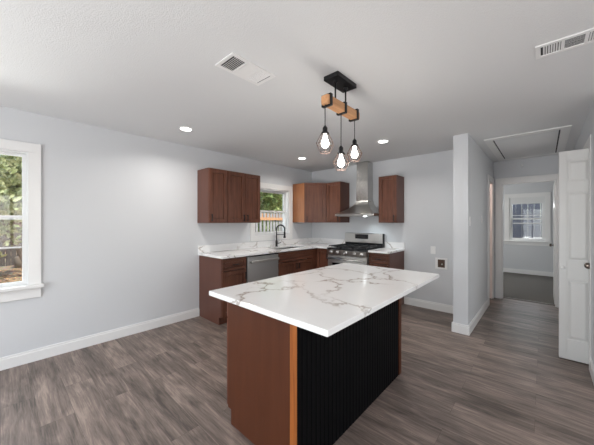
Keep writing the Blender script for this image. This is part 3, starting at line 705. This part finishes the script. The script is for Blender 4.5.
# beadboard: grooved sheet
bm = nb(); y = 0.021; pitch = 0.0405; x0 = w-0.0295; prof = [(x0, 0.0)]
yb = -0.0005; pts = [(w-0.0028, yb)]
pts = [(x0, 0.0200), (w, 0.0200)] if False else []
ys = 0.0; Lb = L-0.048
outline = [(w-0.0025, ys)]
outline = []
k = ys
while k < Lb - 0.001:
    e = min(k + pitch, Lb)
    outline += [(w, k+0.0005), (w, e-0.010), (w-0.003, e-0.0075), (w-0.0005, e-0.005), (w-0.003, e-0.0025)]
    k = e
pts = [(w-0.0025, 0.0)] + outline[:-1] + [(w-0.0025, Lb), (w-0.0290, Lb), (w-0.0290, 0.0205), (w-0.0025, 0.0205)]
# front strip of the sheet's edge stays flush with the corner trim
pts = [(w-0.0290, 0.0205)] + [(p[0], max(p[1], 0.0205)) for p in outline if p[1] >= 0.0] + [(w-0.0290, Lb)]
clean = []
for p in pts:
    if not clean or (abs(p[0]-clean[-1][0]) + abs(p[1]-clean[-1][1])) > 1e-5: clean.append(p)
prism(bm, clean, 0.0, 0.884)
tag(obj('beadboard_panel', bm, M['blackboard'], root), 'black vertical beadboard panel')
B('beadboard_edge', (w-0.0025, w+0.0005, -0.002, 0.0200, 0, 0.884), M['blackboard'], root)
# doors and drawers on the kitchen side (face -X)
fr_ = empty('kitchen_front', (0, L-0.03, 0), R(-90)); fr_.parent = root
fw = (L - 0.03)/3
for k in range(3):
    a, b = k*fw+0.004, (k+1)*fw-0.004
    bm = nb(); shaker(bm, a, b, 0.715, 0.868, -0.0005, fr=0.04); bmesh.ops.rotate(bm, verts=bm.verts, cent=(0, 0, 0), matrix=Matrix.Rotation(R(-90), 3, 'Z')); bmesh.ops.translate(bm, verts=bm.verts, vec=(0, L-0.03, 0))
    dw = obj('drawer', bm, M['cab'], root, bevel=0.0015)
    bm = nb(); xm = -0.0205; ym = L-0.03-(a+b)/2; tube(bm, [(xm, ym-0.04, 0.79), (xm-0.028, ym-0.04, 0.79)], 0.0045); tube(bm, [(xm, ym+0.04, 0.79), (xm-0.028, ym+0.04, 0.79)], 0.0045); box(bm, xm-0.036, xm-0.025, ym-0.05, ym+0.05, 0.784, 0.796); tag(obj('handle', bm, M['black'], dw), 'black bar pull')
    bm = nb(); shaker(bm, a, b, 0.11, 0.705, -0.0005); bmesh.ops.rotate(bm, verts=bm.verts, cent=(0, 0, 0), matrix=Matrix.Rotation(R(-90), 3, 'Z')); bmesh.ops.translate(bm, verts=bm.verts, vec=(0, L-0.03, 0))
    dr_ = obj('door', bm, M['cab'], root, bevel=0.0015)
    bm = nb(); ym = L-0.03-b+0.034; tube(bm, [(xm, ym, 0.582), (xm-0.028, ym, 0.582)], 0.0045); tube(bm, [(xm, ym, 0.658), (xm-0.028, ym, 0.658)], 0.0045); box(bm, xm-0.036, xm-0.025, ym-0.006, ym+0.006, 0.57, 0.67); tag(obj('handle', bm, M['black'], dr_), 'black bar pull')
bpy.data.objects.remove(fr_)
bm = nb(); prism(bm, [(2.068, 0.93), (3.032, 0.93), (3.032, 2.581), (2.068, 2.581)], 0.8845, 0.915)
tag(obj('island_countertop', bm, M['quartz'], bevel=0.003), 'large white quartz slab with grey-brown veins lying on the island', 'countertop')

# ------------------------------------------------------------------ pendant light
PX = 2.57
root = tag(empty('pendant_light', (PX, 1.74, H)), 'three-bulb pendant light with wood beam and black canopy above the island', 'pendant light')
B('canopy', (-0.062, 0.062, -0.135, 0.125, -0.032, -0.0005), M['black'], root, 0.002)
for y in (-0.075, 0.065):
    bm = nb(); tube(bm, [(0, y, -0.033), (0, y, -0.175)], 0.006, 10); lathe(bm, [(0.017, -0.0325), (0.017, -0.038), (0.008, -0.046)], (0, y, 0), 16); obj('rod', bm, M['black'], root, smooth=True)
B('beam', (-0.034, 0.034, -0.212, 0.232, -0.244, -0.174), M['beam'], root, 0.015)
units = [(1.538, 2.035, 2.000, 1.857), (1.741, 1.935, 1.895, 1.765), (1.939, 2.032, 1.997, 1.865)]
for (yy, zt, zs, zb) in units:
    y = yy - 1.74; zt -= H; zs -= H; zb -= H
    bm = nb(); s = 0.036; h2 = 0.014; yc = y + (0.024 if y < -0.1 else (0.010 if y < 0.1 else -0.012))
    for xa, xb, za, zb_ in ((-s-0.004, -s+0.0015, -0.251, -0.167), (s-0.0015, s+0.004, -0.251, -0.167), (-s+0.0015, s-0.0015, -0.251, -0.2445), (-s+0.0015, s-0.0015, -0.1735, -0.167)):
        box(bm, xa, xb, yc-h2, yc+h2, za, zb_)
    tag(obj('strap', bm, M['black'], root, bevel=0.0015), 'dark leather strap around the beam')
    bm = nb(); tube(bm, [(0, y, -0.245), (0, y, zt)], 0.0032, 8); obj('cord', bm, M['cord'], root, smooth=True)
    bm = nb(); lathe(bm, [(0.006, zt+0.012), (0.014, zt), (0.017, zt-0.004), (0.017, zs+0.006), (0.026, zs-0.002), (0.030, zs-0.012), (0.024, zs-0.013)], (0, y, 0), 20); obj('socket', bm, M['black'], root, smooth=True)
    hgt = zs - zb; zm = zb + hgt*0.42
    bm = nb(); rt, rm, rb = 0.028, 0.066, 0.036; n = 6
    T = [(rt*math.cos(2*math.pi*k/n), y+rt*math.sin(2*math.pi*k/n), zs-0.010) for k in range(n)]
    Mi = [(rm*math.cos(2*math.pi*k/n), y+rm*math.sin(2*math.pi*k/n), zm) for k in range(n)]
    Bo = [(rb*math.cos(2*math.pi*k/n), y+rb*math.sin(2*math.pi*k/n), zb) for k in range(n)]
    for k in range(n):
        for a, b in ((T[k], T[(k+1) % n]), (Mi[k], Mi[(k+1) % n]), (Bo[k], Bo[(k+1) % n]), (T[k], Mi[k]), (Mi[k], Bo[k])): tube(bm, [a, b], 0.0021, 6)
    tag(obj('cage', bm, M['copper'], root), 'faceted thin wire cage around the bulb')
    bz = zs - 0.014; prof = [(0.012, bz), (0.013, bz-0.015), (0.015, bz-0.030), (0.023, bz-0.043), (0.028, bz-0.060), (0.027, bz-0.075), (0.021, bz-0.087), (0.011, bz-0.094), (0.002, bz-0.096)]
    bm = nb(); lathe(bm, prof, (0, y, 0), 20); tag(obj('bulb', bm, M['bulb'], root, smooth=True), 'glowing white bulb')
    light('pendant_glow', 'POINT', (PX, yy, zb + H - 0.03), 2.2, (1.0, 0.93, 0.84), shadow_soft_size=0.03)

# ------------------------------------------------------------------ ceiling things
for i, (x, y, lb) in enumerate([(0.671, 1.436, 'round recessed ceiling light nearest the left wall window'), (0.70, 3.42, 'round recessed ceiling light in front of the kitchen sink corner'), (2.13, 3.42, 'round recessed ceiling light right of the pendant, near the stove'),
        (1.6, -1.4, 'added unseen round recessed ceiling light behind the camera'), (4.9, -0.9, 'added unseen round recessed ceiling light at the rear right'), (5.2, 1.9, 'added unseen round recessed ceiling light on the right side of the room')]):  # last three lamps are unseen, added to light the room
    o = tag(empty('downlight', (x, y, H)), lb, 'ceiling light', 'recessed ceiling lights')
    bm = nb(); lathe(bm, [(0.073, -0.0005), (0.073, -0.004), (0.062, -0.010), (0.0601, -0.010), (0.0601, -0.0005)], (0, 0, 0), 32); obj('trim_ring', bm, M['plastic'], o, smooth=False)
    bm = nb(); lathe(bm, [(0.060, -0.0005), (0.060, -0.0085)], (0, 0, 0), 32); obj('lens', bm, M['led'], o)
    light('downlight_beam', 'AREA', (x, y, H-0.014), 8.0 if i < 3 else 15.0, (1.0, 0.955, 0.90), (0, 0, 0), shape='DISK', size=0.12, spread=R(150))

def vent(name, cx, cy, w, L, along, label, group):
    """L is along 'along'"""
    root = tag(empty(name, (cx, cy, H), 0 if along == 'y' else R(90)), label, 'air vent', group)
    # local: long axis = y
    bm = nb(); f = 0.024; t = 0.008
    box(bm, -w/2, w/2, -L/2, -L/2+f, -t, -0.0005); box(bm, -w/2, w/2, L/2-f, L/2, -t, -0.0005)
    box(bm, -w/2, -w/2+f, -L/2+f, L/2-f, -t, -0.0005); box(bm, w/2-f, w/2, -L/2+f, L/2-f, -t, -0.0005)
    il = (L - 2*f); s = il/3
    for k in (1, 2): yk = -L/2 + f + s*k; box(bm, -w/2+f, w/2-f, yk-0.008, yk+0.008, -t, -0.0005)
    obj('frame', bm, M['plastic'], root, bevel=0.001)
    B('backing', (-w/2+f, w/2-f, -L/2+f, L/2-f, -0.002, -0.0006), M['hole'], root)
    for k in range(3):
        y0 = -L/2+f+s*k+0.009; y1 = -L/2+f+s*(k+1)-0.009
        bm = nb()
        if k == 1:
            n = 9
            for j in range(n):
                x = -w/2+f + (w-2*f)*(j+0.5)/n; hw = (w-2*f)/n*0.5
                a = [bm.verts.new(v) for v in [(x-hw, y0, -0.0075), (x-hw, y1, -0.0075), (x+hw*0.9, y1, -0.003), (x+hw*0.9, y0, -0.003)]]; bm.faces.new(a)
        else:
            n = 7; sg = 1 if k == 0 else -1
            for j in range(n):
                y = y0 + (y1-y0)*(j+0.5)/n; hw = (y1-y0)/n*0.33
                z1, z2 = (-0.0075, -0.0025) if sg > 0 else (-0.0035, -0.0065)
                a = [bm.verts.new(v) for v in [(-w/2+f, y-hw, z1), (w/2-f, y-hw, z1), (w/2-f, y+hw, z2), (-w/2+f, y+hw, z2)]]; bm.faces.new(a)
        o = obj('louvres', bm, M['plastic'], root); so = o.modifiers.new('s', 'SOLIDIFY'); so.thickness = 0.0008
light('side_room_lamp', 'POINT', (2.4, 5.4, 2.0), 14, (1.0, 0.86, 0.78), shadow_soft_size=0.1)
vent('ceiling_vent', 2.158, 1.17, 0.205, 0.375, 'y', 'white ceiling air vent to the left of the pendant light', 'ceiling air vents')
vent('ceiling_vent', 3.840, 2.28, 0.165, 0.345, 'x', 'white ceiling air vent at the top right of the room', 'ceiling air vents')

# attic hatch
root = tag(empty('attic_hatch', (3.52, 5.05, H)), 'white framed attic hatch in the hallway ceiling', 'hatch')
hx0, hx1, hy0, hy1 = 3.125-3.52, 3.935-3.52, 4.25-5.05, 5.87-5.05; f = 0.085
bm = nb(); box(bm, hx0, hx1, hy0, hy0+f, -0.013, -0.0005); box(bm, hx0, hx1, hy1-f, hy1, -0.013, -0.0005); box(bm, hx0, hx0+f, hy0+f, hy1-f, -0.013, -0.0005); box(bm, hx1-f, hx1, hy0+f, hy1-f, -0.013, -0.0005)
obj('frame', bm, M['trim'], root, bevel=0.002)
B('gap', (hx0+f, hx1-f, hy0+f, hy1-f, -0.003, -0.0008), M['hole'], root)
B('panel', (hx0+f+0.014, hx1-f-0.014, hy0+f+0.004, hy1-f-0.004, -0.008, -0.0035), M['ceiling'], root, 0.001)

# ------------------------------------------------------------------ wall plates
def plate_y(name, cx, cz, w, h, label, cat, y=BW):
    root = tag(empty(name, (cx, y, cz)), label, cat); B('cover_plate', (-w/2, w/2, -0.006, -0.0005, -h/2, h/2), M['plastic'], root, 0.002); return root
o = plate_y('wall_outlet', 2.43, 0.925, 0.072, 0.116, 'white electrical outlet on the back wall above the recessed box', 'outlet')
for z in (-0.022, 0.022): B('socket', (-0.014, 0.014, -0.0085, -0.0062, z-0.013, z+0.013), M['plastic'], o, 0.002)
o = tag(empty('utility_box', (2.548, BW, 0.728)), 'white framed recessed utility box with dark opening, low on the back wall', 'utility box')
bm = nb(); a, b_ = 0.085, 0.045
for e in ((-a, a, b_+0.015, a), (-a, a, -a, -b_-0.015)): box(bm, e[0], e[1], -0.008, -0.0005, e[2], e[3])
box(bm, -a, -b_-0.005, -0.008, -0.0005, -b_-0.015, b_+0.015); box(bm, b_+0.005, a, -0.008, -0.0005, -b_-0.015, b_+0.015)
obj('frame', bm, M['plastic'], o, bevel=0.002); B('recess', (-b_-0.005, b_+0.005, -0.003, -0.0006, -b_-0.015, b_+0.015), M['brownhole'], o)
bm = nb(); lathe(bm, [(0.012, -0.003), (0.012, -0.014), (0.008, -0.022)], (0.01, 0, -0.01), 12, 'y'); obj('valve', bm, M['steel'], o)
for y, z, lb in ((3.90, 1.375, 'light switch nearest the free end of the short wall'), (4.75, 1.40, 'light switch on the hallway wall nearer the hall doorway')):
    o = tag(empty('light_switch', (3.03, y, z)), 'white ' + lb, 'light switch', 'hallway light switches')
    B('cover_plate', (0.0005, 0.006, -0.036, 0.036, -0.058, 0.058), M['plastic'], o, 0.002); B('toggle', (0.0062, 0.014, -0.005, 0.005, -0.012, 0.012), M['plastic'], o, 0.001)
bm = nb(); lathe(bm, [(0.018, -0.0005), (0.018, -0.012), (0.010, -0.02)], (0, 0, 0), 16, 'y')
o = tag(obj('wall_sensor', bm, M['plastic'], smooth=True), 'tiny white round sensor above the hall doorway', 'sensor'); o.location = (3.43, EW, 2.325)

# ------------------------------------------------------------------ outdoors
random.seed(4)
struct(B('ground_yard', (-40, 30, -30, 40, -0.62, -0.45), M['ground']))
def picket_fence(name, p0, p1, z0, z1, pw, gap, m, label, rail=None, seed=1):
    rnd = random.Random(seed); p0 = Vector((*p0, 0)); p1 = Vector((*p1, 0)); L = (p1-p0).length; ang = math.atan2(p1.y-p0.y, p1.x-p0.x)
    root = tag(empty(name, (p0.x, p0.y, z0), ang), label, 'fence'); h = z1-z0
    bm = nb(); x = 0
    while x < L:
        box(bm, x, x+pw, -0.01, 0.01, 0, h + rnd.uniform(-0.03, 0.02)); x += pw + gap*rnd.uniform(0.5, 1.5)
    obj('boards', bm, m, root)
    bm = nb()
    for z in (0.3, h*0.5, h-0.25): box(bm, 0, L, 0.0105, 0.05, z, z+0.09)
    obj('rails', bm, rail or m, root)
    if rail:
        for k in (h-0.16,): B('top_rail', (0, L, -0.045, -0.0105, k, k+0.14), rail, root)
    return root
picket_fence('board_fence', (-12.5, -9), (-12.5, 9.5), -0.45, 1.15, 0.14, 0.02, M['fence_dark'], 'dark weathered board fence across the yard in the left window', seed=2)
picket_fence('picket_fence', (-3.2, 9.5), (-3.2, 4.6), -0.45, 1.66, 0.09, 0.05, M['fence_grey'], 'grey picket fence with orange top rail outside the kitchen window', M['fence_orange'], seed=3)
picket_fence('board_fence', (0.5, 12.6), (7, 12.6), -0.45, 2.3, 0.16, 0.004, M['fence_blue'], 'blue-grey board fence outside the bedroom window', seed=5)
# neighbour house across the yard
root = tag(empty('neighbour_house', (-23, 0, -0.45)), 'brown neighbouring house with pale roof behind the yard fence', 'house')
B('wall', (-3, 3, -7, 7, 0, 2.35), M['siding'], root)
bm = nb(); a = [(-3.5, 2.35), (3.5, 2.35), (0, 4.0)]
v0 = [bm.verts.new((x, -7.4, z)) for x, z in a]; v1 = [bm.verts.new((x, 7.4, z)) for x, z in a]
bm.faces.new(v0); bm.faces.new(v1[::-1])
for i in range(3): bm.faces.new([v0[i], v0[(i+1) % 3], v1[(i+1) % 3], v1[i]])
obj('roof', bm, M['roof'], root)
B('window', (2.99, 3.03, -1.5, 0.2, 0.9, 1.9), M['glossblack'], root)

def tree(loc, h, spread, nleaf, lm, label, seed, lean=(0, 0), lsize=0.10, trunk=0.14, low=0.35):
    rnd = random.Random(seed); root = tag(empty('tree', loc), label, 'tree', 'trees in the yard')
    bm = nb(); tips = []
    top = Vector((lean[0], lean[1], h*0.55)); n = 6
    path = [Vector((0, 0, 0)).lerp(top, k/n) + Vector((rnd.uniform(-.08, .08), rnd.uniform(-.08, .08), 0))*(k > 0) for k in range(n+1)]
    tube(bm, path, [trunk*(1-0.5*k/n) for k in range(n+1)], 10)
    for b in range(13):
        i = rnd.uniform(low, 1.0)*n; p = path[min(int(i), n)]; az = rnd.uniform(0, 6.283); ln = spread*rnd.uniform(0.5, 1.0)
        q = [p]; d = Vector((math.cos(az), math.sin(az), rnd.uniform(0.1, 0.9))).normalized()
        for s_ in range(5):
            d = (d + Vector((rnd.uniform(-.3, .3), rnd.uniform(-.3, .3), rnd.uniform(-.1, .3)))).normalized(); q.append(q[-1] + d*ln/5)
        tube(bm, q, [0.05, 0.04, 0.032, 0.024, 0.016, 0.008], 6); tips += q[2:]
        for s_ in range(3):
            st = q[rnd.randint(2, 4)]; dd_ = Vector((rnd.uniform(-1, 1), rnd.uniform(-1, 1), rnd.uniform(-.2, .8))).normalized(); e = st + dd_*ln*0.35
            tube(bm, [st, (st+e)/2 + Vector((0, 0, 0.05)), e], [0.02, 0.013, 0.006], 5); tips += [e, (st+e)/2]
    obj('trunk', bm, M['bark'], root, smooth=True)
    bm = nb()
    for k in range(nleaf):
        c = rnd.choice(tips) + Vector((rnd.gauss(0, .28), rnd.gauss(0, .28), rnd.gauss(0, .25)))*spread*0.5
        u = Vector((rnd.uniform(-1, 1), rnd.uniform(-1, 1), rnd.uniform(-1, 1))).normalized(); v = u.orthogonal().normalized(); s_ = lsize*rnd.uniform(0.6, 1.3)
        vs = [bm.verts.new(c + a_) for a_ in (u*s_, v*s_*0.45 + u*s_*0.2, -u*s_, -v*s_*0.45 + u*s_*0.2)]; bm.faces.new(vs)
    o = obj('foliage', bm, M[lm], root); o['kind'] = 'stuff'
tree((-9.0, 0.75, -0.45), 6.0, 2.3, 5200, 'leaf2', 'sunlit pale-leaved tree with thin branches in the left window', 11, (0.3, -1.2), 0.11, 0.11)
tree((-15, 5.0, -0.45), 7.5, 2.4, 7000, 'leaf', 'green leafy tree beyond the yard fence, behind the pale tree', 12, (0, 0.5), 0.15, 0.2)
tree((-14.9, -3.6, -0.45), 8, 2.4, 6000, 'leaf', 'green leafy tree beyond the yard fence at far left', 16, (0, 0.5), 0.15, 0.2)
tree((-5.6, 7.3, -0.45), 6.0, 2.0, 9000, 'leaf', 'bright green leafy tree filling the upper kitchen window', 13, (0, 0), 0.13, 0.15, 0.2)
tree((-10.5, 12.8, -0.45), 7.5, 2.6, 8000, 'leaf', 'green tree farther back behind the picket fence', 14, (0, 0), 0.16, 0.2, 0.2)
# dry leaves lying in the yard
rnd = random.Random(8); bm = nb()
for k in range(5000):
    x = rnd.uniform(-11.2, -5); y = rnd.uniform(-2, 2.5); c = Vector((x, y, -0.435 + rnd.uniform(0, .015))); a_ = rnd.uniform(0, 6.28); s_ = rnd.uniform(.03, .07)
    u = Vector((math.cos(a_), math.sin(a_), rnd.uniform(-.3, .3)))*s_; v = Vector((-math.sin(a_), math.cos(a_), rnd.uniform(-.3, .3)))*s_*0.5
    bm.faces.new([bm.verts.new(c + q) for q in (u, v, -u, -v)])
tag(obj('fallen_leaves', bm, M['litter']), 'dry orange leaves scattered on the yard soil', 'leaves', kind='stuff')
bm = nb(); lathe(bm, [(0.24, 0), (0.27, 0.25), (0.25, 0.42), (0.21, 0.44)], (0, 0, 0), 20)
o = tag(obj('tree_stump', bm, M['bark'], smooth=True), 'pale round stump in front of the dark fence', 'stump'); o.location = (-11.6, 0.62, -0.45)
